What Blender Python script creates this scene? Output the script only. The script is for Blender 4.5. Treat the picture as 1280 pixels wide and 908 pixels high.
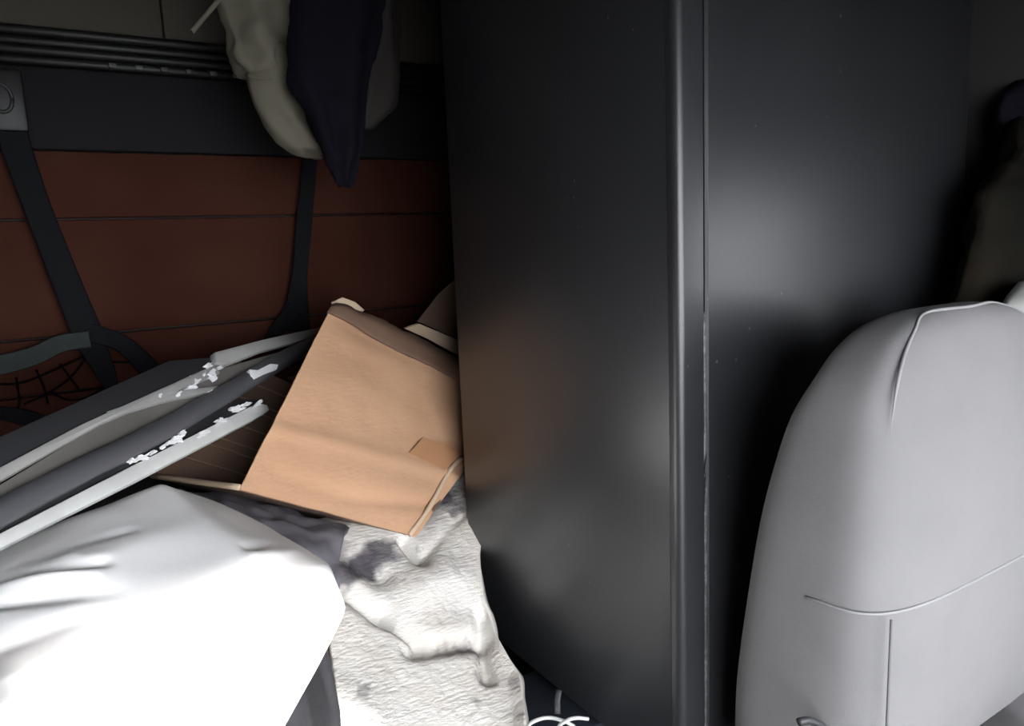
import bpy, bmesh, math, random
from mathutils import Vector, Matrix, noise

for o in list(bpy.data.objects):
    bpy.data.objects.remove(o, do_unlink=True)
scn = bpy.context.scene
COL = scn.collection
random.seed(7)

# ------------------------------------------------------------------ camera
F = 931.0                                   # focal length in pixels of the 1280x908 frame
YAW, PITCH, ROLL = math.radians(32), math.radians(9), math.radians(2.5)
CAM = Vector((0, 0, 1.0))
fw = Vector((math.sin(YAW) * math.cos(PITCH), math.cos(YAW) * math.cos(PITCH), -math.sin(PITCH)))
r0 = Vector((math.cos(YAW), -math.sin(YAW), 0))
u0 = r0.cross(fw)
rt = r0 * math.cos(ROLL) - u0 * math.sin(ROLL)
up = u0 * math.cos(ROLL) + r0 * math.sin(ROLL)
cd = bpy.data.cameras.new('camera')
cam = bpy.data.objects.new('camera', cd)
COL.objects.link(cam)
cd.sensor_fit = 'HORIZONTAL'
cd.sensor_width = 36.0
cd.lens = 36.0 * F / 1280.0
cd.clip_start = 0.02
M = Matrix((rt, up, -fw)).transposed().to_4x4()
M.translation = CAM
cam.matrix_world = M
scn.camera = cam

# ------------------------------------------------------------------ daylight and exposure
w = bpy.data.worlds.new('overcast_sky')
scn.world = w
w.use_nodes = True
bg = w.node_tree.nodes['Background']
bg.inputs[0].default_value = (0.94, 0.965, 1.0, 1)
bg.inputs[1].default_value = 15.8
sd = bpy.data.lights.new('sun', 'SUN')                                   # low hazy sun through the windscreen
sd.energy = 20.0
sd.angle = math.radians(3.0)
sd.color = (1.0, 0.97, 0.95)
sun = bpy.data.objects.new('sun', sd)
COL.objects.link(sun)
sun.location = (0, -6, 4)
sun.rotation_euler = Vector((-0.515, 0.857, -0.305)).to_track_quat('-Z', 'Y').to_euler()
scn.view_settings.view_transform = 'Standard'
scn.view_settings.look = 'None'
scn.view_settings.gamma = 1
scn.view_settings.use_curve_mapping = False
scn.view_settings.exposure = 0.0

# ------------------------------------------------------------------ helpers
def ray(x, y):
    return fw + rt * ((x - 640) / F) - up * ((y - 454) / F)
def ay(x, y, Y):                            # point of the place at depth Y
    d = ray(x, y)
    return CAM + d * ((Y - CAM.y) / d.y)
def ax(x, y, X):
    d = ray(x, y)
    return CAM + d * ((X - CAM.x) / d.x)
def on_plane(x, y, p, n):
    d = ray(x, y)
    return CAM + d * ((p - CAM).dot(n) / d.dot(n))

def link(name, me, mat, parent=None, smooth=True):
    if mat is not None:
        me.materials.clear()
        me.materials.append(mat)
    if smooth:
        for p in me.polygons:
            p.use_smooth = True
    o = bpy.data.objects.new(name, me)
    COL.objects.link(o)
    if parent is not None:
        o.parent = parent
        o.matrix_parent_inverse = Matrix.Translation(parent.location).inverted() if parent.type == 'EMPTY' else Matrix()
    return o
def pydata(name, v, f, mat, parent=None, smooth=True):
    me = bpy.data.meshes.new(name)
    me.from_pydata([tuple(p) for p in v], [], f)
    bm = bmesh.new(); bm.from_mesh(me)
    bmesh.ops.recalc_face_normals(bm, faces=bm.faces)
    bm.to_mesh(me); bm.free()
    me.update()
    return link(name, me, mat, parent, smooth)
def from_bm(name, bm, mat, parent=None, smooth=True):
    bmesh.ops.recalc_face_normals(bm, faces=bm.faces)
    me = bpy.data.meshes.new(name)
    bm.to_mesh(me); bm.free()
    return link(name, me, mat, parent, smooth)
def auto(o, deg=35):
    o.data.set_sharp_from_angle(angle=math.radians(deg))
    return o
def tag(o, label=None, cat=None, group=None, kind=None):
    if label: o['label'] = label
    if cat: o['category'] = cat
    if group: o['group'] = group
    if kind: o['kind'] = kind
    return o
def empty(name, loc):
    o = bpy.data.objects.new(name, None)
    o.location = loc
    o.empty_display_size = 0.1
    COL.objects.link(o)
    return o
def box(name, lo, hi, mat, parent=None, bev=0.0, seg=2):
    bm = bmesh.new()
    bmesh.ops.create_cube(bm, size=1)
    lo, hi = Vector(lo), Vector(hi)
    for v in bm.verts:
        v.co = Vector(((lo[i] + hi[i]) / 2 + v.co[i] * (hi[i] - lo[i])) for i in range(3))
    if bev:
        bmesh.ops.bevel(bm, geom=list(bm.edges), offset=bev, segments=seg, affect='EDGES', profile=0.5)
    o = from_bm(name, bm, mat, parent, bev > 0)
    if bev: auto(o, 40)
    return o
def prism(name, pts, vec, mat, parent=None, bev=0.0):
    """outline pts pushed along vec (its thickness), edges rounded by bev"""
    bm = bmesh.new()
    a = [bm.verts.new(p) for p in pts]
    b = [bm.verts.new(Vector(p) + vec) for p in pts]
    n = len(pts)
    bm.faces.new(a); bm.faces.new(b[::-1])
    for i in range(n):
        bm.faces.new((a[i], b[i], b[(i + 1) % n], a[(i + 1) % n]))
    bmesh.ops.recalc_face_normals(bm, faces=bm.faces)
    if bev:
        bmesh.ops.bevel(bm, geom=list(bm.edges), offset=bev, segments=2, affect='EDGES', profile=0.5)
    o = from_bm(name, bm, mat, parent, bev > 0)
    if bev: auto(o, 40)
    return o
def cr(pts, n):
    """Catmull-Rom through pts, n samples per span"""
    P = [Vector(p) for p in pts]
    out = []
    for i in range(len(P) - 1):
        p0 = P[i - 1] if i else P[0] * 2 - P[1]
        p1, p2 = P[i], P[i + 1]
        p3 = P[i + 2] if i + 2 < len(P) else P[-1] * 2 - P[-2]
        for k in range(n):
            t = k / n
            out.append(0.5 * ((2 * p1) + (p2 - p0) * t + (2 * p0 - 5 * p1 + 4 * p2 - p3) * t * t + (3 * p1 - p0 - 3 * p2 + p3) * t ** 3))
    out.append(P[-1].copy())
    return out
def tube(name, pts, rad, mat, parent=None, n=8, sub=6, squash=None):
    path = cr(pts, sub) if sub else [Vector(p) for p in pts]
    v, f = [], []
    m = len(path)
    for i, p in enumerate(path):
        t = (path[min(i + 1, m - 1)] - path[max(i - 1, 0)]).normalized()
        a = t.cross(Vector((0, 0, 1)))
        if a.length < 1e-3: a = t.cross(Vector((0, 1, 0)))
        a.normalize(); b = t.cross(a)
        rr = rad(i / (m - 1)) if callable(rad) else rad
        for k in range(n):
            q = 2 * math.pi * k / n
            v.append(p + a * math.cos(q) * rr + b * math.sin(q) * rr * (squash or 1))
    for i in range(m - 1):
        for k in range(n):
            f.append((i * n + k, i * n + (k + 1) % n, (i + 1) * n + (k + 1) % n, (i + 1) * n + k))
    f.append(tuple(range(n))); f.append(tuple((m - 1) * n + k for k in range(n)))
    return pydata(name, v, f, mat, parent)
def ribbon(name, pts, widths, nrm, thick, mat, parent=None, sub=6):
    """a flat webbing strap: pts its middle line, nrm the way its face looks"""
    path = cr([Vector(p) for p in pts], sub)
    ws = cr([Vector((x, 0, 0)) for x in widths], sub)
    nrm = Vector(nrm).normalized()
    v, f = [], []
    m = len(path)
    for i, p in enumerate(path):
        t = (path[min(i + 1, m - 1)] - path[max(i - 1, 0)]).normalized()
        s = t.cross(nrm).normalized() * ws[i].x * 0.5
        for q in (p - s, p - s * 0.9 + nrm * thick, p + s * 0.9 + nrm * thick, p + s):
            v.append(q)
    for i in range(m - 1):
        for k in range(4):
            f.append((i * 4 + k, i * 4 + (k + 1) % 4, (i + 1) * 4 + (k + 1) % 4, (i + 1) * 4 + k))
    f.append((0, 1, 2, 3)); f.append(tuple((m - 1) * 4 + k for k in range(4)))
    return auto(pydata(name, v, f, mat, parent), 40)
def loft(name, rings, mat, parent=None, sub=5, seg=None, disp=None):
    """closed rings of equal count, smoothly skinned, both ends capped"""
    nr = len(rings[0])
    cols = [cr([r[k] for r in rings], sub) for k in range(nr)]
    m = len(cols[0])
    v = []
    for i in range(m):
        for k in range(nr):
            v.append(cols[k][i])
    f = []
    for i in range(m - 1):
        for k in range(nr):
            f.append((i * nr + k, i * nr + (k + 1) % nr, (i + 1) * nr + (k + 1) % nr, (i + 1) * nr + k))
    for i in (0, m - 1):
        c = sum((v[i * nr + k] for k in range(nr)), Vector()) / nr
        v.append(c)
        for k in range(nr):
            f.append((i * nr + k, i * nr + (k + 1) % nr, len(v) - 1))
    o = pydata(name, v, f, mat, parent)
    if disp: push(o, disp)
    return o
def push(o, fn):
    me = o.data
    me.update()
    ns = [v.normal.copy() for v in me.vertices]
    for v, n in zip(me.vertices, ns):
        v.co = v.co + n * fn(v.co.copy())
    me.update()
def fbm(p, s, octv=4):
    return noise.fractal(Vector(p) * s, 1.0, 2.0, octv)
def sheet(name, ctrl, nu, nv, mat, parent=None, smooth=4, disp=None, thick=0.006, linear=True, disp_uv=None):
    """a cloth laid over control points (rows of points), rounded, wrinkled and given thickness"""
    R, Cn = len(ctrl), len(ctrl[0])
    g = []
    for i in range(nu + 1):
        a = i / nu * (R - 1); ia = min(int(a), R - 2); fa = a - ia
        row = []
        for j in range(nv + 1):
            b = j / nv * (Cn - 1); ib = min(int(b), Cn - 2); fb = b - ib
            p = (Vector(ctrl[ia][ib]) * (1 - fa) * (1 - fb) + Vector(ctrl[ia + 1][ib]) * fa * (1 - fb)
                 + Vector(ctrl[ia][ib + 1]) * (1 - fa) * fb + Vector(ctrl[ia + 1][ib + 1]) * fa * fb)
            row.append(p)
        g.append(row)
    for _ in range(smooth):
        h = [[p.copy() for p in row] for row in g]
        for i in range(nu + 1):
            for j in range(nv + 1):
                s, c = Vector(), 0
                if 0 < i < nu: s += g[i - 1][j] + g[i + 1][j]; c += 2
                if 0 < j < nv: s += g[i][j - 1] + g[i][j + 1]; c += 2
                if c and ((0 < i < nu) and (0 < j < nv) or (c == 2)):
                    h[i][j] = g[i][j] * 0.5 + s * (0.5 / c)
        g = h
    v = [p for row in g for p in row]
    W = nv + 1
    f = [(i * W + j, i * W + j + 1, (i + 1) * W + j + 1, (i + 1) * W + j) for i in range(nu) for j in range(nv)]
    me = bpy.data.meshes.new(name)
    me.from_pydata([tuple(p) for p in v], [], f)
    me.update()
    ns = [q.normal.copy() for q in me.vertices]
    c = sum(v, Vector()) / len(v)
    flip = sum(n.dot(CAM - p) for n, p in zip(ns, v)) < 0
    out = []
    for k, (p, n) in enumerate(zip(v, ns)):
        if flip: n = -n
        d = disp(p) if disp else 0
        if disp_uv: d += disp_uv(k // W / nu, (k % W) / nv, p)
        out.append((p + n * d, n))
    N = len(out)
    vv = [p for p, n in out] + [p - n * thick for p, n in out]
    ff = [tuple(q) for q in f] + [tuple(N + x for x in q[::-1]) for q in f]
    rim = [j for j in range(W)] + [i * W + nv for i in range(1, nu + 1)] + [nu * W + j for j in range(nv - 1, -1, -1)] + [i * W for i in range(nu - 1, 0, -1)]
    for a, b in zip(rim, rim[1:] + rim[:1]):
        ff.append((a, b, N + b, N + a))
    bpy.data.meshes.remove(me)
    return pydata(name, vv, ff, mat, parent)

# ------------------------------------------------------------------ materials
def mat(name, col, rough=0.6, col2=None, scale=6.0, stretch=(1, 1, 1), bump=0.0, bscale=60.0, bstretch=(1, 1, 1), spec=0.5, metal=0.0, lo=0.35, hi=0.65, sheen=0.0, detail=4.0):
    m = bpy.data.materials.new(name)
    m.use_nodes = True
    nt = m.node_tree
    b = nt.nodes['Principled BSDF']
    b.inputs['Roughness'].default_value = rough
    b.inputs['Specular IOR Level'].default_value = spec
    b.inputs['Metallic'].default_value = metal
    if sheen:
        b.inputs['Sheen Weight'].default_value = sheen
    b.inputs['Base Color'].default_value = (*col, 1)
    tc = nt.nodes.new('ShaderNodeTexCoord')
    def noise_tex(sc, st, det):
        mp = nt.nodes.new('ShaderNodeMapping')
        mp.inputs['Scale'].default_value = st
        nt.links.new(tc.outputs['Object'], mp.inputs[0])
        t = nt.nodes.new('ShaderNodeTexNoise')
        t.inputs['Scale'].default_value = sc
        t.inputs['Detail'].default_value = det
        nt.links.new(mp.outputs[0], t.inputs['Vector'])
        return t
    if col2 is not None:
        t = noise_tex(scale, stretch, detail)
        r = nt.nodes.new('ShaderNodeValToRGB')
        r.color_ramp.elements[0].position = lo
        r.color_ramp.elements[1].position = hi
        r.color_ramp.elements[0].color = (*col, 1)
        r.color_ramp.elements[1].color = (*col2, 1)
        nt.links.new(t.outputs[0], r.inputs[0])
        nt.links.new(r.outputs[0], b.inputs['Base Color'])
        m['ramp'] = r.name
    if bump:
        t2 = noise_tex(bscale, bstretch, 3.0)
        bp = nt.nodes.new('ShaderNodeBump')
        bp.inputs['Strength'].default_value = bump
        bp.inputs['Distance'].default_value = 0.01
        nt.links.new(t2.outputs[0], bp.inputs['Height'])
        nt.links.new(bp.outputs[0], b.inputs['Normal'])
    return m
def specks(m, col, sc, thr, stretch=(1, 1, 1)):
    """small scuffs scattered over a material"""
    nt = m.node_tree
    b = nt.nodes['Principled BSDF']
    src = b.inputs['Base Color'].links[0].from_socket if b.inputs['Base Color'].links else None
    tc = nt.nodes.new('ShaderNodeTexCoord')
    mp = nt.nodes.new('ShaderNodeMapping'); mp.inputs['Scale'].default_value = stretch
    nt.links.new(tc.outputs['Object'], mp.inputs[0])
    vo = nt.nodes.new('ShaderNodeTexVoronoi'); vo.inputs['Scale'].default_value = sc
    nt.links.new(mp.outputs[0], vo.inputs['Vector'])
    rp = nt.nodes.new('ShaderNodeValToRGB')
    rp.color_ramp.elements[0].position = thr * 0.6; rp.color_ramp.elements[0].color = (1, 1, 1, 1)
    rp.color_ramp.elements[1].position = thr; rp.color_ramp.elements[1].color = (0, 0, 0, 1)
    nt.links.new(vo.outputs['Distance'], rp.inputs[0])
    nz = nt.nodes.new('ShaderNodeTexNoise'); nz.inputs['Scale'].default_value = 3.5
    nt.links.new(tc.outputs['Object'], nz.inputs['Vector'])
    r2 = nt.nodes.new('ShaderNodeValToRGB')
    r2.color_ramp.elements[0].position = 0.52; r2.color_ramp.elements[1].position = 0.62
    nt.links.new(nz.outputs[0], r2.inputs[0])
    mul = nt.nodes.new('ShaderNodeMath'); mul.operation = 'MULTIPLY'
    nt.links.new(rp.outputs[0], mul.inputs[0]); nt.links.new(r2.outputs[0], mul.inputs[1])
    mx = nt.nodes.new('ShaderNodeMix'); mx.data_type = 'RGBA'
    nt.links.new(mul.outputs[0], mx.inputs[0])
    if src: nt.links.new(src, mx.inputs[6])
    else: mx.inputs[6].default_value = b.inputs['Base Color'].default_value
    mx.inputs[7].default_value = (*col, 1)
    nt.links.new(mx.outputs[2], b.inputs['Base Color'])
    return m

MT = {}
MT['cabinet'] = specks(mat('cabinet_plastic', (0.016, 0.0167, 0.019), 0.365, (0.021, 0.022, 0.025), 3, bump=0.03, bscale=260, spec=0.62), (0.13, 0.13, 0.14), 30, 0.085, (1, 1.6, 0.8))
MT['groove'] = mat('groove_black', (0.012, 0.012, 0.013), 0.7)
MT['trim'] = mat('seal_trim', (0.05, 0.05, 0.053), 0.5, (0.13, 0.13, 0.135), 90, (1, 1, 1), lo=0.45, hi=0.7)
MT['seat'] = mat('seat_cloth', (0.165, 0.162, 0.166), 0.9, (0.187, 0.183, 0.187), 5, bump=0.10, bscale=350, sheen=0.0, spec=0.2)
MT['dark_seam'] = mat('seat_seam_thread', (0.12, 0.12, 0.125), 0.9)
MT['piping'] = mat('seat_piping', (0.235, 0.232, 0.24), 0.7)
MT['dark_plastic'] = mat('dark_plastic', (0.03, 0.03, 0.033), 0.5)
MT['red'] = mat('red_brown_vinyl', (0.048, 0.016, 0.011), 0.8, (0.064, 0.024, 0.0165), 3, bump=0.12, bscale=30, spec=0.04)
MT['wallband'] = mat('black_board', (0.012, 0.012, 0.014), 0.8, spec=0.2)
MT['rail'] = mat('black_rail', (0.008, 0.008, 0.009), 0.5)
MT['olive'] = mat('olive_grey_lining', (0.062, 0.058, 0.044), 0.85, (0.070, 0.062, 0.052), 3, bump=0.08, bscale=70)
MT['lining'] = mat('cab_lining', (0.03, 0.029, 0.030), 0.8, (0.038, 0.036, 0.036), 4)
MT['floor'] = mat('cab_floor', (0.02, 0.021, 0.024), 0.7, bump=0.2, bscale=90)
MT['ground'] = mat('concrete_yard', (0.11, 0.11, 0.11), 0.9, (0.14, 0.14, 0.135), 2)
MT['strap'] = mat('black_webbing', (0.0045, 0.005, 0.007), 0.8, spec=0.2, bump=0.25, bscale=300, bstretch=(1, 1, 0.15))
MT['band'] = mat('green_webbing', (0.018, 0.026, 0.025), 0.75, bump=0.2, bscale=250)
MT['cord'] = mat('net_cord', (0.004, 0.0035, 0.0035), 0.9, spec=0.05)
MT['beige'] = mat('beige_cotton', (0.165, 0.155, 0.115), 0.9, (0.14, 0.13, 0.098), 5, bump=0.1, bscale=120)
MT['navy'] = mat('navy_cloth', (0.0065, 0.0065, 0.011), 0.95, spec=0.1, bump=0.15, bscale=90)
MT['brown_cloth'] = mat('brown_cloth', (0.035, 0.029, 0.027), 0.9, bump=0.15, bscale=90)
MT['camo'] = mat('olive_jacket', (0.006, 0.006, 0.0045), 0.95, (0.013, 0.010, 0.007), 9, bump=0.2, bscale=70, spec=0.1)
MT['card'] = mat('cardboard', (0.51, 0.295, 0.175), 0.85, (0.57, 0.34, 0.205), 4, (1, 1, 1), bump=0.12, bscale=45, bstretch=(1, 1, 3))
MT['card_shade'] = mat('cardboard_shaded', (0.13, 0.080, 0.057), 0.9, (0.155, 0.095, 0.068), 5)  # same cardboard, with the shade inside the box darkened into its colour
MT['card_shade2'] = mat('cardboard_crease', (0.26, 0.16, 0.11), 0.9)
MT['flap'] = mat('brown_flap_shaded', (0.105, 0.058, 0.036), 0.8, (0.16, 0.092, 0.06), 9)  # brown flap, its turned-away shade deepened in the colour
MT['card_edge'] = mat('cardboard_cut_edge', (0.62, 0.47, 0.33), 0.9)
MT['tape'] = mat('brown_tape', (0.45, 0.235, 0.12), 0.35)
MT['white'] = mat('white_cotton', (0.89, 0.88, 0.885), 0.9, (0.91, 0.90, 0.90), 3, bump=0.05, bscale=60)
MT['fleece'] = mat('cream_fleece', (0.66, 0.615, 0.56), 1.0, (0.76, 0.735, 0.70), 9, bump=0.4, bscale=130, bstretch=(0.3, 1, 1.6), spec=0.1)
MT['grey_cloth'] = mat('dark_grey_cloth', (0.10, 0.094, 0.108), 0.9, (0.15, 0.14, 0.16), 6, bump=0.15, bscale=60)
MT['bag'] = mat('charcoal_nylon', (0.007, 0.007, 0.008), 0.6, (0.017, 0.017, 0.02), 20, (1, 1, 0.08), spec=0.15, bump=0.1, bscale=60, lo=0.45, hi=0.7)  # lighter vertical streaks put the nylon's sheen into the colour
MT['grey_rail'] = mat('grey_aluminium', (0.36, 0.355, 0.345), 0.5, (0.31, 0.305, 0.295), 8)
MT['white_rail'] = mat('white_rail_paint', (0.66, 0.66, 0.65), 0.5, (0.56, 0.56, 0.55), 10)
MT['panel'] = mat('olive_panel', (0.12, 0.113, 0.102), 0.55, (0.14, 0.13, 0.12), 5)
MT['rubber'] = mat('black_rubber', (0.085, 0.086, 0.095), 0.38)
MT['rubber2'] = mat('rubber_channel', (0.017, 0.017, 0.020), 0.7)
MT['foam'] = mat('white_foam', (0.82, 0.82, 0.84), 0.9, bump=0.4, bscale=150)
MT['cable'] = mat('white_cable', (0.72, 0.73, 0.70), 0.35)
MT['navybox'] = mat('navy_box', (0.022, 0.027, 0.038), 0.5)
MT['pale_grey'] = mat('pale_grey_cloth', (0.30, 0.30, 0.29), 0.9)
MT['mattress'] = mat('dark_mattress', (0.05, 0.045, 0.05), 0.9)

# ------------------------------------------------------------------ the cab: floor, walls, roof, door opening
XL, XR, YF, YB, ZC = -1.15, 1.75, -0.70, 2.30, 2.10
def struct(o): return tag(o, kind='structure')
struct(box('floor', (XL, YF, -0.06), (XR, YB, 0.0), MT['floor']))
ceil = struct(box('ceiling', (XL, YF, ZC), (XR, YB, ZC + 0.06), MT['lining']))
wb = struct(box('wall_back', (XL - 0.06, YB, -0.06), (XR + 0.06, YB + 0.06, ZC + 0.06), MT['lining']))
# the front of the cab behind the camera (windscreen opening) and the side window by the seat
def holed_wall(name, axis, c0, c1, u0_, u1_, z0, z1, holes, m):
    bm = bmesh.new()
    def b(ua, ub, za, zb):
        lo, hi = ((ua, c0, za), (ub, c1, zb)) if axis == 'y' else ((c0, ua, za), (c1, ub, zb))
        r = bmesh.ops.create_cube(bm, size=1)
        for v in r['verts']:
            v.co = Vector(((lo[i] + hi[i]) / 2 + v.co[i] * (hi[i] - lo[i])) for i in range(3))
    u = u0_
    for hu0, hu1, hz0, hz1 in holes:
        b(u, hu0, z0, z1)
        b(hu0, hu1, hz1, z1); b(hu0, hu1, z0, hz0)
        u = hu1
    b(u, u1_, z0, z1)
    return struct(from_bm(name, bm, m, None, False))
holed_wall('wall_front', 'y', YF - 0.06, YF, XL - 0.06, XR + 0.06, -0.06, ZC + 0.06, [(-0.34, 0.80, 0.0, 1.33), (0.85, 1.50, 0.40, 1.165)], MT['lining'])  # unseen openings and post, sized to aim sun at the white sheet
struct(box('wall_left', (XL - 0.06, YF, -0.06), (XL, YB, ZC + 0.06), MT['lining']))
holed_wall('wall_right', 'x', XR, XR + 0.06, YF, YB, -0.06, ZC + 0.06, [(-0.12, 0.16, 0.80, 1.09)], MT['lining'])
struct(box('ground', (-14, -16, -1.3), (18, 12, -1.2), MT['ground']))

# the back wall's lining, panel by panel
def wpanel(name, x0, x1, z0, z1, m, d=0.03, bev=0.008):
    return box(name, (x0, YB - d, z0), (x1, YB, z1), m, wb, bev)
for (a, b2) in ((XL, 0.362), (0.366, 1.2), (1.204, XR)):
    wpanel('lining_panel', a, b2, 1.585, ZC, MT['olive'], 0.03, 0.006)
wpanel('trim_board', XL, XR, 1.290, 1.488, MT['wallband'], 0.035, 0.004)
for k in range(4):
    z = 1.494 + k * 0.023
    tube('rail_rib', [(XL, YB - 0.03 - 0.006 * (k % 2), z + 0.010), (XR, YB - 0.03 - 0.006 * (k % 2), z + 0.010)], 0.0125, MT['rail'], wb, 10, 0)
for k in range(9):                                                      # small clips along the rail
    x = 0.22 + k * 0.062
    box('rail_clip', (x, YB - 0.052, 1.497), (x + 0.018, YB - 0.04, 1.509), MT['trim'], wb, 0.002)
for z0, z1 in ((1.118, 1.287), (0.815, 1.114), (0.668, 0.811), (0.42, 0.664)):
    wpanel('upholstery_panel', XL, XR, z0, z1, MT['red'], 0.028, 0.007)

# ------------------------------------------------------------------ tall cabinet
cab = tag(empty('tall_cabinet', (1.2, 1.15, 0)), 'tall charcoal plastic cabinet behind the grey seat, reaching the ceiling', 'cabinet')
ZB = 0.095
pts = [(0.80, 0.828, ZB), (0.80, 0.828, ZC - 0.005), (0.80, 1.505, ZC - 0.005)]
for y, z in ((1.515, 0.40), (1.500, 0.215), (1.482, 0.165), (1.445, 0.115), (1.40, 0.097)):
    pts.append((0.80, y, z))
sp = prism('side_panel', [Vector(p) for p in pts], Vector((0.028, 0, 0)), MT['cabinet'], cab, 0.002)
prism('bottom_panel', [Vector(p) for p in ((0.815, 0.84, ZB), (0.815, 1.42, ZB), (1.60, 1.42, ZB), (1.60, 0.84, ZB))], Vector((0, 0, 0.02)), MT['cabinet'], cab)
# rounded corner post between side and door
cp = [(0.800, 0.8275)]
for k in range(11):
    a = math.pi + k / 10 * math.pi / 2
    cp.append((0.814 + 0.014 * math.cos(a), 0.820 + 0.014 * math.sin(a)))
cp += [(0.8525, 0.806), (0.8525, 0.835), (0.829, 0.835), (0.829, 0.8275)]
auto(prism('corner_post', [Vector((x, y, ZB)) for x, y in cp], Vector((0, 0, ZC - 0.005 - ZB)), MT['cabinet'], cab), 50)
for p in cab.children[-1].data.polygons: p.use_smooth = True
box('seal', (0.848, 0.814, ZB), (0.862, 0.84, ZC - 0.01), MT['groove'], cab)
tube('edge_trim', [(0.8570, 0.8082, ZB), (0.8570, 0.8082, 0.4), (0.8570, 0.8082, 0.7), (0.8565, 0.810, 0.885)], 0.0034, MT['trim'], cab, 8, 6)
dp = [(0.860, 0.830), (0.860, 0.810), (0.864, 0.806), (1.05, 0.805), (1.25, 0.805), (1.45, 0.806), (1.595, 0.810), (1.615, 0.818), (1.625, 0.835), (1.625, 1.42), (1.605, 1.42), (1.605, 0.840)]
dr = prism('door', [Vector((x, y, ZB)) for x, y in dp] + [], Vector((0, 0, ZC - 0.005 - ZB)), MT['cabinet'], cab)
for p in dr.data.polygons: p.use_smooth = True
auto(dr, 40)
box('back_panel', (0.83, 1.44, 0.2), (1.58, 1.465, ZC - 0.005), MT['cabinet'], cab)
box('plinth', (0.90, 0.95, 0.0), (1.50, 1.36, ZB), MT['dark_plastic'], cab)

# ------------------------------------------------------------------ seat
seat = tag(empty('cab_seat', (1.15, 0.55, 0)), 'light grey cloth cab seat with pale piping, right of the cabinet', 'seat')
def sring(z, x0, x1, yf, yb, n=40, e=4.2):
    out = []
    cx, cy, hx, hy = (x0 + x1) / 2, (yf + yb) / 2, (x1 - x0) / 2, (yb - yf) / 2
    for k in range(n):
        a = 2 * math.pi * (k + 0.5) / n
        c, s = math.cos(a), math.sin(a)
        out.append(Vector((cx + hx * math.copysign(abs(c) ** (2 / e), c), cy + hy * math.copysign(abs(s) ** (2 / e), s), z)))
    return out
prof = [  # z, left x, front y, back y
    (0.17, 0.832, 0.500, 0.778), (0.30, 0.830, 0.494, 0.774), (0.45, 0.830, 0.490, 0.752), (0.58, 0.832, 0.490, 0.728),
    (0.67, 0.838, 0.494, 0.705), (0.745, 0.850, 0.502, 0.682), (0.80, 0.870, 0.510, 0.655), (0.838, 0.902, 0.520, 0.642),
    (0.866, 0.945, 0.532, 0.628), (0.882, 1.000, 0.548, 0.608), (0.886, 1.05, 0.562, 0.592)]
SX = 1.11
br = loft('backrest', [sring(z, x, 2 * SX - x, a, b) for z, x, a, b in prof], MT['seat'], seat, 4)
pip = [Vector((x + 0.020, a + 0.010, z)) for z, x, a, b in prof[5:-1]]
pip[0] += Vector((0.003, 0.004, 0))
pip[-1].z += 0.002
pip = pip + [Vector((1.11, 0.546, 0.886))] + [Vector((2 * SX - p.x, p.y, p.z)) for p in pip[::-1]]
tube('piping', pip, lambda t: 0.0024 * max(0.15, min(1, t * 9, (1 - t) * 9)), MT['piping'], br, 8, 6)
tube('lower_seam', [(0.861, 0.4985, 0.20), (0.858, 0.4965, 0.36), (0.857, 0.4955, 0.512)], 0.0018, MT['dark_seam'], br, 6, 4)
rg = sring(0.512, 0.8295, 2 * SX - 0.8295, 0.4895, 0.716, 80)
seam = [p for p in rg if (p.y < 0.60 and p.x < 1.2)]
seam.sort(key=lambda p: (-p.y if p.x < 0.845 else 0, p.x))
seam = [Vector((0.8295, 0.60, 0.510))] + [p for p in seam if p.y < 0.59] + [Vector((1.32, 0.4905, 0.512))]
tube('stitched_seam', seam, 0.0022, MT['piping'], br, 6, 1)
loft('seat_cushion', [sring(z, 0.83 + i, 1.40 - i, 0.05 + i, 0.60, 40, 5) for z, i in ((0.12, 0.01), (0.15, 0.0), (0.21, 0.0), (0.245, 0.012), (0.262, 0.05), (0.266, 0.10))], MT['seat'], seat, 3)
box('pedestal', (0.95, 0.12, 0.0), (1.35, 0.66, 0.135), MT['dark_plastic'], seat, 0.01)
tube('recline_lever', [ay(998, 903, 0.56), ay(1012, 901, 0.555), ay(1030, 910, 0.55), ay(1040, 925, 0.56)], 0.005, MT['dark_plastic'], seat, 8, 4)

# ------------------------------------------------------------------ lower bunk
bk = tag(empty('lower_bunk', (0.3, 1.93, 0)), 'dark lower bunk under the red-brown back wall', 'bunk')
box('bunk_base', (XL + 0.01, 1.60, 0.0), (1.73, YB - 0.03, 0.20), MT['dark_plastic'], bk, 0.01)
box('mattress', (XL + 0.02, 1.58, 0.20), (1.72, YB - 0.032, 0.33), MT['mattress'], bk, 0.03, 3)

# ------------------------------------------------------------------ restraint net in front of the back wall
net = tag(empty('bunk_net', (0.1, 2.24, 0.42)), 'black strap bunk restraint net hanging on the red-brown wall', 'net')
NY = 2.235
def wp(l, y=NY): return [ay(a, b, y) for a, b in l]
NV = (0.0, -1, 0.0)
ribbon('strap', wp([(2, 100), (18, 175), (45, 255), (80, 345), (112, 425)]), [0.062, 0.066, 0.062, 0.066, 0.075], NV, 0.004, MT['strap'], net)
ribbon('strap', wp([(388, 195), (380, 280), (374, 350), (368, 415)]), [0.045, 0.048, 0.05, 0.10], NV, 0.004, MT['strap'], net)
ribbon('strap', wp([(104, 412), (122, 445), (134, 470), (142, 490)], NY - 0.006), [0.075, 0.06, 0.045, 0.03], NV, 0.004, MT['strap'], net)
ribbon('strap', wp([(112, 416), (150, 428), (178, 452), (200, 478)], NY - 0.012), [0.05, 0.045, 0.05, 0.05], NV, 0.004, MT['strap'], net)
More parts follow.
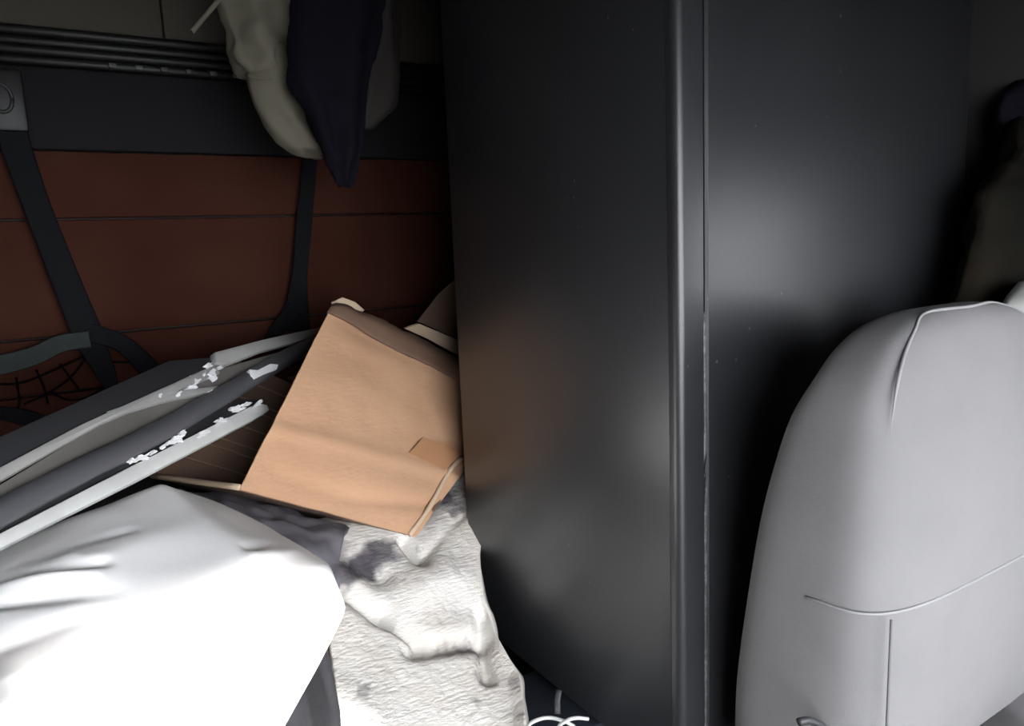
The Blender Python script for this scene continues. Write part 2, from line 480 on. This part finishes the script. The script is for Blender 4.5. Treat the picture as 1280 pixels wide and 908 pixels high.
ribbon('strap', wp([(370, 385), (352, 405), (335, 430)], NY - 0.006), [0.05, 0.045, 0.04], NV, 0.004, MT['strap'], net)
ribbon('edge_band', wp([(-420, 455), (-200, 470), (-60, 462), (0, 456), (40, 446), (75, 430), (112, 424)], NY - 0.012), [0.05, 0.05, 0.05, 0.050, 0.048, 0.045, 0.045], NV, 0.005, MT['band'], net)
ribbon('edge_band', wp([(-420, 535), (-200, 528), (-60, 520), (0, 517), (35, 523), (70, 530)], NY - 0.012), [0.035, 0.035, 0.035, 0.035, 0.04, 0.02], NV, 0.005, MT['strap'], net)
for l in ([(-420, 485), (-200, 492), (-40, 480), (20, 480), (60, 466), (104, 446)], [(30, 505), (60, 492), (90, 470), (112, 440)], [(62, 490), (85, 500), (108, 497), (130, 485)],
          [(75, 455), (92, 478), (100, 490)], [(45, 462), (55, 485), (60, 505)], [(135, 452), (155, 453), (172, 450)], [(20, 472), (24, 500), (20, 520)], [(-20, 465), (-16, 495), (-22, 520)], [(-70, 468), (-64, 496), (-72, 522)], [(-130, 472), (-124, 500), (-132, 525)], [(-200, 474), (-194, 502), (-204, 528)], [(-290, 470), (-284, 502), (-294, 530)], [(-380, 462), (-374, 500), (-384, 532)]):
    tube('net_cord', wp(l, NY - 0.004), 0.0032, MT['cord'], net, 6, 4)
bq = ay(4, 125, NY)
bu = box('buckle', bq + Vector((-0.05, -0.020, -0.075)), bq + Vector((0.045, -0.002, 0.07)), MT['rail'], net, 0.008)
tube('buckle_ring', [bq + Vector((0.022 * math.cos(t) - 0.003, -0.022, 0.032 * math.sin(t))) for t in [k * math.pi / 6 for k in range(13)]], 0.005, MT['dark_plastic'], bu, 6, 2)

# ------------------------------------------------------------------ hanging clothes and their rail
tube('clothes_rod', [(0.2, 1.90, 2.02), (1.1, 1.90, 2.02)], 0.011, MT['rail'], ceil, 10, 0)
for x in (0.24, 1.06):
    tube('bracket', [(x, 1.90, 2.02), (x, 1.90, 2.10)], 0.008, MT['rail'], ceil, 8, 0)
def fold(p0, p1, wd, dp_):
    a, b = Vector(p0), Vector(p1)
    def fn_(p):
        t = max(0, min(1, (p - a).dot(b - a) / (b - a).length_squared))
        d = (p - (a + (b - a) * t)).length
        return dp_ * math.exp(-(d / wd) ** 2)
    return fn_
def garment(name, levels, Y, m, parent=None, thick=0.06, folds=5, amp=0.12, seed=0, wr=0.006, tilt=0.0, extra=()):
    rings = []
    n = 48
    for i, (y, xa, xb) in enumerate(levels):
        a, b = ay(xa, y, Y), ay(xb, y, Y)
        c = (a + b) / 2
        h = (b - a).length / 2
        z = c.z
        end = 0.35 if i == len(levels) - 1 else 1.0
        ring = []
        for k in range(n):
            q = 2 * math.pi * k / n
            s = 1 + amp * math.sin(folds * q + seed + 1.2 * math.sin(i * 0.7 + seed))
            ring.append(Vector((c.x + h * math.cos(q), Y + min(thick, h * 0.9) * end * math.sin(q) * s + tilt * i, z)))
        rings.append(ring)
    return loft(name, rings, m, parent, 6, disp=lambda p: wr * fbm(p + Vector((seed, 0, 0)), 14, 3) + sum(q(p) for q in extra))
bj = tag(empty('beige_jacket', (0.52, 1.9, 1.45)), 'beige cotton jacket with one sleeve hanging down', 'jacket')
garment('jacket_body', [(-205, 300, 372), (-150, 275, 385), (-60, 270, 388), (0, 272, 386), (40, 279, 382), (72, 288, 378), (90, 300, 374), (97, 318, 366)], 1.90, MT['beige'], bj, 0.07, 6, 0.22, 0.4, 0.016,
        extra=[fold(ay(a, b, 1.83), ay(c, d, 1.83), w_, h_) for a, b, c, d, w_, h_ in ((296, 46, 378, 60, 0.007, 0.013), (318, 89, 378, 83, 0.006, 0.010), (286, 75, 306, 35, 0.009, 0.012),
                (342, -10, 378, 34, 0.009, -0.014), (318, -10, 362, 40, 0.010, 0.008))])
garment('sleeve', [(60, 318, 372), (95, 310, 375), (125, 314, 381), (150, 325, 388), (172, 342, 396), (188, 360, 402), (197, 378, 400)], 1.885, MT['beige'], bj, 0.05, 4, 0.12, 1.3, 0.007,
        extra=[fold(ay(340, 118, 1.84), ay(368, 108, 1.84), 0.010, -0.008), fold(ay(345, 155, 1.84), ay(375, 140, 1.84), 0.012, -0.008), fold(ay(370, 190, 1.84), ay(400, 182, 1.84), 0.010, 0.008)])
tube('cuff_seam', wp([(310, 95), (335, 99), (360, 94), (376, 90)], 1.836), 0.0026, MT['beige'], bj, 6, 4)
tube('drawstring', wp([(240, 40), (255, 22), (272, 2), (290, -20)], 1.86), 0.006, MT['beige'], bj, 6, 4)
nv = garment('navy_garment', [(-205, 385, 460), (-140, 366, 485), (0, 366, 480), (60, 361, 468), (105, 363, 460), (140, 377, 453), (180, 401, 450), (215, 413, 445), (238, 421, 440)], 1.76, MT['navy'], None, 0.05, 5, 0.25, 2.1, 0.012)
tag(nv, 'dark navy garment hanging in front of the beige jacket', 'garment')
bw = garment('brown_garment', [(-190, 450, 500), (-140, 440, 508), (0, 450, 500), (60, 458, 499), (100, 456, 498), (135, 448, 490), (160, 440, 468)], 1.98, MT['brown_cloth'], None, 0.06, 4, 0.2, 0.7, 0.008)
tag(bw, 'dim brown garment hanging behind the navy one', 'garment')

# ------------------------------------------------------------------ broken framed panel lying across the bunk
P0, P1, P2 = ay(0, 610, 1.22), ay(400, 415, 2.14), ay(335, 512, 1.72)
pn = (P1 - P0).cross(P2 - P0).normalized()
if pn.z < 0: pn = -pn
bp = tag(empty('broken_panel', ((P0 + P1) / 2)), 'long broken panel with grey and white rails lying across the bunk', 'panel')
def pp(l, h=0.0): return [on_plane(a, b, P0 + pn * h, pn) for a, b in l]
def slab(name, l, m, h0, h1, bev=0.002):
    q = pp(l, h1)
    return prism(name, q, -pn * (h1 - h0), m, bp, bev)
slab('black_backing', [(-270, 688), (0, 546), (212, 451), (262, 447), (270, 462), (100, 540), (-270, 732)], MT['rubber2'], -0.012, 0.004)
slab('panel_sheet', [(-270, 758), (-40, 630), (130, 528), (272, 462), (404, 424), (404, 432), (250, 512), (0, 640), (-270, 785)], MT['panel'], -0.016, -0.002)
slab('grey_rail', [(-270, 738), (0, 584), (100, 531), (268, 456), (276, 466), (130, 528), (0, 602), (-270, 760)], MT['grey_rail'], -0.010, 0.010, 0.003)
slab('grey_lip', [(269, 440), (330, 424), (404, 408), (408, 418), (330, 438), (286, 455), (270, 453)], MT['grey_rail'], -0.004, 0.014, 0.003)
slab('inner_lip', [(134, 514), (200, 492), (272, 482), (278, 487), (205, 502), (140, 521)], MT['grey_rail'], -0.004, 0.008, 0.002)
tube('rubber_rail', pp([(-270, 784), (0, 642), (100, 590), (200, 540), (300, 482), (350, 452), (412, 418)], 0.004), lambda t: 0.019 + 0.003 * t, MT['rubber'], bp, 12, 4)
slab('dark_channel', [(-270, 800), (0, 655), (150, 580), (300, 498), (330, 500), (330, 508), (0, 672), (-270, 812)], MT['rubber2'], -0.014, -0.002)
slab('white_rail', [(-270, 806), (0, 667), (160, 585), (322, 504), (334, 506), (337, 513), (322, 522), (180, 596), (0, 686), (-270, 828)], MT['white_rail'], -0.018, 0.006, 0.002)
def scrap(l, h=0.012, th=0.012, s=0):
    """a torn crumb of foam"""
    q = pp(l, h)
    c = sum(q, Vector()) / len(q)
    o = prism('foam_scrap', q, -pn * th, MT['foam'], bp)
    return o
def torn(px, py, r, n=9, asp=1.0, h=0.012):
    l = []
    n = 13; r *= 0.85
    for k in range(n):
        a = 2 * math.pi * k / n
        q = r * random.choice((0.35, 0.55, 0.8, 1.15))
        l.append((px + q * math.cos(a) * asp, py + q * math.sin(a) - q * math.cos(a) * 0.35))
    scrap(l, h + random.uniform(-0.004, 0.004), 0.008)
for a in ((222, 547, 9, 9, 1.5), (214, 552, 6, 8, 1.6), (322, 506, 5, 8, 2.0), (297, 511, 5, 8, 2.4), (254, 542, 5, 8, 2.0), (180, 571, 5, 8, 2.2), (168, 575, 4, 8, 1.8),
          (266, 464, 7, 9, 1.0), (262, 456, 5, 8, 1.2), (235, 474, 5, 8, 1.3), (247, 477, 5, 8, 1.8), (225, 491, 4, 7, 1.0), (201, 494, 4, 7, 1.0), (263, 490, 4, 7, 1.0), (235, 512, 3, 7, 1.5),
          (278, 525, 4, 8, 2.2), (243, 484, 4, 8, 3.0), (228, 541, 5, 8, 1.0), (268, 471, 5, 8, 1.4), (256, 467, 3, 8, 1.0), (275, 459, 3, 8, 2.0), (308, 505, 4, 8, 2.0), (326, 502, 3, 8, 1.0), (194, 564, 3, 8, 2.0), (206, 558, 3, 8, 1.5)):
    torn(*a)
scrap([(312, 462), (322, 463), (338, 455), (348, 456), (346, 462), (330, 468), (318, 474), (314, 470)], 0.026, 0.010)

# ------------------------------------------------------------------ cardboard box, open towards the left
cb = tag(empty('cardboard_box', (0.6, 1.75, 0.42)), 'tilted open cardboard box with torn top flap beside the cabinet', 'box')
F1, F2, F3, F4, F5 = ay(412, 388, 1.76), ay(577, 474, 1.74), ay(579, 573, 1.63), ay(510, 668, 1.50), ay(300, 612, 1.50)
fn = (F4 - F5).cross(F1 - F5).normalized()
if fn.y > 0: fn = -fn
def fpp(l, h=0.0): return [on_plane(a, b, F5 + fn * h, fn) for a, b in l]
DEP = (ay(190, 597, 1.84) - F5)                      # the way the box runs back
# front panel as a dented board
def front_panel():
    u_, v_ = 44, 40
    A, B, C_, D = fpp([(300, 612), (520, 671), (640, 505), (412, 388)])
    top, vv, ff = [], [], []
    for i in range(v_ + 1):
        for j in range(u_ + 1):
            s, t = j / u_, i / v_
            p = A * (1 - s) * (1 - t) + B * s * (1 - t) + C_ * s * t + D * (1 - s) * t
            d = 0.007 * fbm(p, 7, 3) + 0.007 * math.exp(-((t - 0.30 - 0.10 * s) / 0.035) ** 2) - 0.006 * math.exp(-((t - 0.15 + 0.06 * math.sin(4 * s)) / 0.03) ** 2) * (0.3 + s) - 0.010 * math.exp(-((t - 0.97) / 0.05) ** 2) * math.sin(math.pi * min(1, s * 1.6)) ** 2
            vv.append(p + fn * d)
    n = len(vv); W = u_ + 1
    vv += [p - fn * 0.006 for p in vv[:n]]
    for i in range(v_):
        for j in range(u_):
            a = i * W + j
            ff.append((a, a + 1, a + W + 1, a + W)); ff.append((n + a, n + a + W, n + a + W + 1, n + a + 1))
    rim = [j for j in range(W)] + [i * W + u_ for i in range(1, v_ + 1)] + [v_ * W + j for j in range(u_ - 1, -1, -1)] + [i * W for i in range(v_ - 1, 0, -1)]
    for a, b in zip(rim, rim[1:] + rim[:1]): ff.append((a, b, n + b, n + a))
    return auto(pydata('front_panel', vv, ff, MT['card'], cb), 50)
fp_ = front_panel()
A, B, C_, D = fpp([(300, 612), (520, 671), (640, 505), (412, 388)], -0.004)
UPV = D - A
th = 0.006
def board(name, q, m, t=th):
    n_ = (q[1] - q[0]).cross(q[2] - q[0]).normalized()
    return prism(name, q, n_ * t, m, cb, 0.0015)
board('bottom_panel', [A, B, B + DEP, A + DEP], MT['card_shade'])
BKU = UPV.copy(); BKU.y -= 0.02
bkp = board('back_panel', [A + DEP, B + DEP, B + DEP + (C_ - B) * 0.74, A + DEP + UPV * 0.74], MT['card_shade'])
board('right_panel', [B, C_, C_ + DEP, B + DEP], MT['card_shade'])
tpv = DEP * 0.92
board('top_panel', [D + (C_ - D) * 0.42 + fn * -0.01, C_ + fn * -0.01, B + DEP + (C_ - B) * 0.74, A + DEP + (B - A) * 0.42 + UPV * 0.74], MT['card_shade'])
tube('flap_edge', [A + DEP * t + Vector((0, 0, 0.004)) for t in (0.0, 0.3, 0.6, 1.0)], 0.0065, MT['card_edge'], cb, 6, 3)
for k in range(7):                                    # corrugation creases across the inside of the back
    z = 0.13 + k * 0.085 + 0.02 * math.sin(k * 2.1)
    a = A + DEP + UPV * z; b = B + DEP + (C_ - B) * z
    nn = fn * 0.010
    tube('crease', [a + nn, a + (b - a) * 0.5 + nn, a + (b - a) * 0.85 + nn], 0.0022, MT['card_shade2'], bkp, 5, 2)
# rolled torn flap along the top
fl = []
for i, (hx, lx) in enumerate((((414, 380), (410, 390)), ((432, 379), (434, 402)), ((470, 394), (472, 426)), ((505, 411), (507, 443)), ((540, 429), (540, 459)), ((578, 452), (576, 477)), ((625, 480), (620, 501)))):
    lo_ = fpp([lx], 0.008)[0]
    hi_ = ay(hx[0], hx[1], lo_.y + 0.045)
    fl.append((lo_, (lo_ + hi_) / 2 + fn * 0.012 + Vector((0, 0, 0.004)), hi_, hi_ + Vector((0.01, 0.05, -0.03))))
sheet('torn_flap', [[f_[k] for f_ in fl] for k in range(4)], 12, 36, MT['flap'], cb, 2, lambda p: 0.006 * fbm(p, 18, 3), 0.005)
tf = [ay(a, b, 1.82) for a, b in ((414, 378), (428, 372), (444, 378), (456, 388), (450, 392), (430, 386), (416, 386))]
prism('torn_edge', tf, Vector((0.004, 0.012, 0.0)), MT['card_edge'], cb, 0.001)
prism('side_flap', [ay(a, b, 1.92) for a, b in ((522, 402), (548, 368), (575, 345), (640, 350), (640, 460), (572, 425))], Vector((0, 0.006, 0)), MT['card_shade'], cb, 0.001)
prism('side_flap_edge', [ay(a, b, 1.86) for a, b in ((506, 411), (524, 405), (570, 424), (590, 436), (590, 452), (566, 441), (535, 424))], Vector((0, 0.012, 0.002)), MT['card_edge'], cb, 0.001)
prism('tape_piece', fpp([(512, 566), (528, 548), (560, 556), (576, 566), (556, 588)], 0.0078), fn * -0.001, MT['tape'], fp_)
tube('cut_edge', fpp([(578, 571), (561, 590), (546, 618), (530, 645), (512, 669)], 0.003), 0.006, MT['card_edge'], fp_, 6, 3)

# ------------------------------------------------------------------ dark clothes between the bundle and the box
dg = sheet('dark_garment', [[ay(215, 612, 1.80), ay(300, 618, 1.74), ay(380, 640, 1.66), ay(440, 655, 1.60)],
                            [ay(230, 618, 1.66), ay(300, 630, 1.60), ay(370, 652, 1.54), ay(430, 668, 1.50)],
                            [ay(250, 640, 1.56), ay(310, 655, 1.50), ay(370, 680, 1.46), ay(428, 700, 1.42)],
                            [ay(260, 690, 1.50), ay(320, 700, 1.46), ay(375, 715, 1.42), ay(425, 740, 1.38)],
                            [ay(260, 780, 1.46), ay(320, 790, 1.44), ay(375, 800, 1.40), ay(420, 810, 1.36)]], 40, 48, MT['grey_cloth'], None, 6,
           lambda p: 0.022 * fbm(p + Vector((3, 0, 0)), 9, 3), 0.012)
tag(dg, 'dark grey crumpled garment stuffed under the cardboard box', 'garment')

# ------------------------------------------------------------------ fleece blanket
FC = [[ay(385, 652, 1.66), ay(440, 640, 1.66), ay(510, 650, 1.62), ay(560, 600, 1.66), ay(610, 570, 1.68), ay(650, 560, 1.70)],
      [ay(395, 665, 1.58), ay(450, 655, 1.58), ay(515, 664, 1.54), ay(560, 640, 1.56), ay(596, 620, 1.555), ay(620, 615, 1.56)],
      [ay(402, 710, 1.47), ay(455, 700, 1.48), ay(520, 700, 1.46), ay(565, 690, 1.47), ay(590, 690, 1.45), ay(598, 690, 1.44)],
      [ay(410, 770, 1.36), ay(465, 765, 1.37), ay(530, 765, 1.36), ay(575, 765, 1.36), ay(603, 768, 1.34), ay(610, 776, 1.32)],
      [ay(418, 840, 1.25), ay(475, 840, 1.24), ay(535, 840, 1.23), ay(590, 840, 1.22), ay(630, 838, 1.20), ay(648, 842, 1.17)],
      [ay(424, 908, 1.14), ay(480, 905, 1.13), ay(545, 905, 1.12), ay(600, 905, 1.11), ay(640, 905, 1.09), ay(655, 908, 1.06)],
      [ay(430, 990, 1.03), ay(485, 990, 1.02), ay(545, 990, 1.01), ay(600, 990, 1.00), ay(640, 990, 0.98), ay(660, 990, 0.96)]]
ffolds = [fold(ay(425, 725, 1.42), ay(480, 765, 1.36), 0.022, -0.035), fold(ay(480, 765, 1.36), ay(532, 806, 1.29), 0.018, -0.028),
          fold(ay(515, 815, 1.28), ay(600, 800, 1.29), 0.020, -0.03), fold(ay(505, 675, 1.52), ay(525, 700, 1.46), 0.014, -0.035),
          fold(ay(525, 700, 1.46), ay(575, 640, 1.53), 0.014, -0.02), fold(ay(600, 770, 1.34), ay(610, 850, 1.2), 0.016, -0.03),
          fold(ay(440, 690, 1.49), ay(475, 715, 1.44), 0.03, -0.02), fold(ay(520, 740, 1.40), ay(560, 720, 1.42), 0.05, 0.025)]
fl_ = sheet('fleece_blanket', FC, 150, 120, MT['fleece'], None, 40,
            lambda p: 0.010 * fbm(p, 5, 2) + 0.0013 * fbm(p, 45, 2) + sum(q(p) for q in ffolds), 0.02)
tag(fl_, 'cream fleece blanket with dark grey patches heaped beside the cabinet', 'blanket')
# dark patches dyed in the fleece
def patches(m, spots, col):
    nt = m.node_tree
    b = nt.nodes['Principled BSDF']
    tc = nt.nodes.new('ShaderNodeTexCoord')
    src = b.inputs['Base Color'].links[0].from_socket
    nz = nt.nodes.new('ShaderNodeTexNoise'); nz.inputs['Scale'].default_value = 26; nz.inputs['Detail'].default_value = 4
    nt.links.new(tc.outputs['Object'], nz.inputs['Vector'])
    sc_ = nt.nodes.new('ShaderNodeVectorMath'); sc_.operation = 'MULTIPLY_ADD'
    sc_.inputs[1].default_value = (0.07,) * 3; nt.links.new(nz.outputs['Color'], sc_.inputs[0])
    nt.links.new(tc.outputs['Object'], sc_.inputs[2])
    for c, r, k in spots:
        d = nt.nodes.new('ShaderNodeVectorMath'); d.operation = 'DISTANCE'
        nt.links.new(sc_.outputs[0], d.inputs[0]); d.inputs[1].default_value = Vector(c) + Vector((0.035,) * 3)
        mr = nt.nodes.new('ShaderNodeMapRange')
        mr.inputs['From Min'].default_value = r * 0.55; mr.inputs['From Max'].default_value = r * 1.15
        mr.inputs['To Min'].default_value = k; mr.inputs['To Max'].default_value = 0
        nt.links.new(d.outputs['Value'], mr.inputs['Value'])
        mx = nt.nodes.new('ShaderNodeMix'); mx.data_type = 'RGBA'
        nt.links.new(mr.outputs[0], mx.inputs[0]); nt.links.new(src, mx.inputs[6]); mx.inputs[7].default_value = (*col, 1)
        src = mx.outputs[2]
    nt.links.new(src, b.inputs['Base Color'])
patches(MT['fleece'], [(ay(452, 706, 1.48), 0.045, 0.92), (ay(478, 692, 1.49), 0.045, 0.85), (ay(430, 716, 1.46), 0.04, 0.85), (ay(424, 680, 1.53), 0.035, 0.55), (ay(408, 690, 1.50), 0.03, 0.8),
                       (ay(556, 612, 1.60), 0.055, 0.95), (ay(585, 585, 1.62), 0.05, 0.95), (ay(570, 636, 1.55), 0.02, 0.7), (ay(590, 812, 1.27), 0.03, 0.7),
                       (ay(560, 812, 1.28), 0.03, 0.55), (ay(606, 840, 1.20), 0.025, 0.65), (ay(604, 870, 1.14), 0.022, 0.5), (ay(642, 880, 1.10), 0.022, 0.6), (ay(640, 850, 1.17), 0.02, 0.5),
                       (ay(455, 862, 1.2), 0.018, 0.45), (ay(466, 770, 1.35), 0.03, 0.25), (ay(520, 690, 1.49), 0.018, 0.6)], (0.06, 0.05, 0.066))

# ------------------------------------------------------------------ charcoal bag under the white sheet
bg_ = tag(empty('charcoal_bag', (0.0, 1.0, 0)), 'charcoal nylon bag standing underneath the white sheet', 'bag')
def bring(z, i, xr): return [Vector((p.x, p.y, z)) for p in sring(z, -0.46 + i, xr - i, 0.80 + i, 1.20 - i, 40, 5)]
BG = [[Vector((x, y, z)) for x, y in ((-0.46 + i, 0.74 + i), (-0.2, 0.76 + i), (0.02, 0.84 + i), (0.20 - i, 0.99 + i), (0.315 - i, 1.08 + i), (0.335 - i, 1.16), (0.30 - i, 1.30 - i), (0.1, 1.36 - i), (-0.2, 1.32 - i), (-0.46 + i, 1.28 - i))] for z, i in ((0.0, 0.012), (0.02, 0.0), (0.2, -0.006), (0.35, 0.0), (0.40, 0.03), (0.415, 0.10))]
loft('bag_body', BG, MT['bag'], bg_, 4, disp=lambda p: 0.006 * fbm(p, 10, 3))

# ------------------------------------------------------------------ white sheet draped over the bag
SC = [[(-0.50, 1.40, 0.42), ay(0, 760, 1.42), ay(100, 720, 1.48), ay(198, 690, 1.52), ay(235, 680, 1.58), ay(262, 670, 1.62)],
      [(-0.50, 1.32, 0.635), ay(0, 678, 1.27), ay(100, 640, 1.36), ay(198, 602, 1.45), ay(232, 613, 1.55), ay(256, 622, 1.60)],
      [(-0.50, 0.98, 0.63), ay(0, 740, 1.06), ay(130, 690, 1.16), ay(256, 647, 1.29), ay(298, 645, 1.47), ay(330, 655, 1.50)],
      [(-0.50, 0.74, 0.60), ay(0, 814, 0.95), ay(130, 765, 1.05), ay(313, 689, 1.18), ay(350, 683, 1.29), ay(374, 682, 1.34)],
      [(-0.50, 0.68, 0.52), ay(0, 845, 0.86), ay(150, 810, 0.96), ay(325, 735, 1.10), ay(388, 711, 1.18), ay(413, 706, 1.24)],
      [(-0.50, 0.66, 0.48), ay(4, 874, 0.81), ay(165, 880, 0.88), ay(320, 830, 1.00), ay(398, 775, 1.08), ay(433, 760, 1.12)],
      [(-0.50, 0.65, 0.44), ay(12, 898, 0.78), ay(175, 960, 0.84), ay(300, 920, 0.93), ay(360, 885, 0.98), ay(396, 836, 1.03)],
      [(-0.50, 0.64, 0.40), ay(50, 945, 0.755), ay(180, 1080, 0.80), ay(270, 1000, 0.86), ay(310, 965, 0.91), ay(350, 918, 0.95)]]
wf = [(ay(0, 745, 1.04), ay(150, 728, 1.08), 0.014, -0.012), (ay(0, 715, 1.10), ay(130, 700, 1.14), 0.010, -0.009), (ay(0, 690, 1.15), ay(160, 660, 1.24), 0.010, -0.007),
      (ay(0, 790, .95), ay(130, 745, 1.04), 0.014, -0.012), (ay(20, 760, 1.0), ay(140, 738, 1.06), 0.012, 0.010), (ay(0, 725, 1.08), ay(120, 712, 1.11), 0.010, 0.008),
      (ay(30, 780, .97), ay(100, 765, 1.0), 0.010, 0.008), (ay(0, 700, 1.13), ay(90, 690, 1.16), 0.008, 0.007), (ay(275, 800, .98), ay(290, 908, .92), 0.012, -0.006),
      (ay(320, 688, 1.16), ay(372, 676, 1.28), 0.014, 0.016), (ay(315, 680, 1.2), ay(350, 665, 1.32), 0.012, -0.012), (ay(120, 880, .85), ay(118, 960, .8), 0.012, -0.005)]
wfs = [fold(a, b, c, d) for a, b, c, d in wf]
ws_ = sheet('white_sheet', SC, 150, 130, MT['white'], None, 12, lambda p: 0.004 * fbm(p, 5, 3) + sum(q(p) for q in wfs), 0.004)
tag(ws_, 'white cotton sheet draped in facets over the charcoal bag', 'sheet')

# ------------------------------------------------------------------ things on the aisle floor
nb = tag(empty('black_case', (0.74, 1.2, 0)), 'small black case with a grey clip under the cabinet edge', 'case')
box('case_body', (0.70, 1.05, 0.0), (0.86, 1.28, 0.07), MT['navybox'], nb, 0.006)
tube('clip', [ax(699, 863, 0.765), ax(697, 875, 0.755), ax(697, 893, 0.745)], 0.006, MT['trim'], nb, 8, 3, 0.4)
wc = tube('white_cable', [ay(655, 915, 0.98), ay(664, 904, 1.0), ay(680, 898, 1.02), ay(695, 899, 1.03), ay(712, 905, 1.02), ay(722, 915, 1.00), ay(722, 935, 0.97), ay(705, 940, 0.96), ay(698, 912, 0.99), ay(707, 902, 1.01), ay(720, 898, 1.02), ay(735, 899, 1.02)], 0.0035, MT['cable'], None, 8, 6)
tag(wc, 'white cable looped on the aisle floor below the cabinet', 'cable')

# ------------------------------------------------------------------ clothes hanging behind the seat
oj = garment('olive_jacket', [(150, 1290, 1325), (200, 1266, 1335), (235, 1236, 1338), (275, 1222, 1338), (320, 1208, 1338), (365, 1196, 1338), (410, 1190, 1335), (440, 1200, 1330)], 0.70, MT['camo'], None, 0.05, 6, 0.25, 0.9, 0.015)
tag(oj, 'olive brown jacket hanging on the wall behind the seat', 'jacket')
bc = garment('black_cloth', [(95, 1290, 1310), (120, 1262, 1330), (150, 1252, 1335), (185, 1256, 1335), (210, 1270, 1330)], 0.78, MT['navy'], None, 0.03, 5, 0.3, 0.3, 0.010)
tag(bc, 'black crumpled cloth hanging above the olive jacket', 'cloth')
gc = garment('grey_towel', [(350, 1285, 1320), (366, 1264, 1335), (385, 1255, 1340), (420, 1252, 1340), (520, 1255, 1335)], 0.60, MT['pale_grey'], None, 0.03, 5, 0.2, 0.3, 0.006)
tag(gc, 'pale grey towel tucked behind the seat backrest', 'towel')
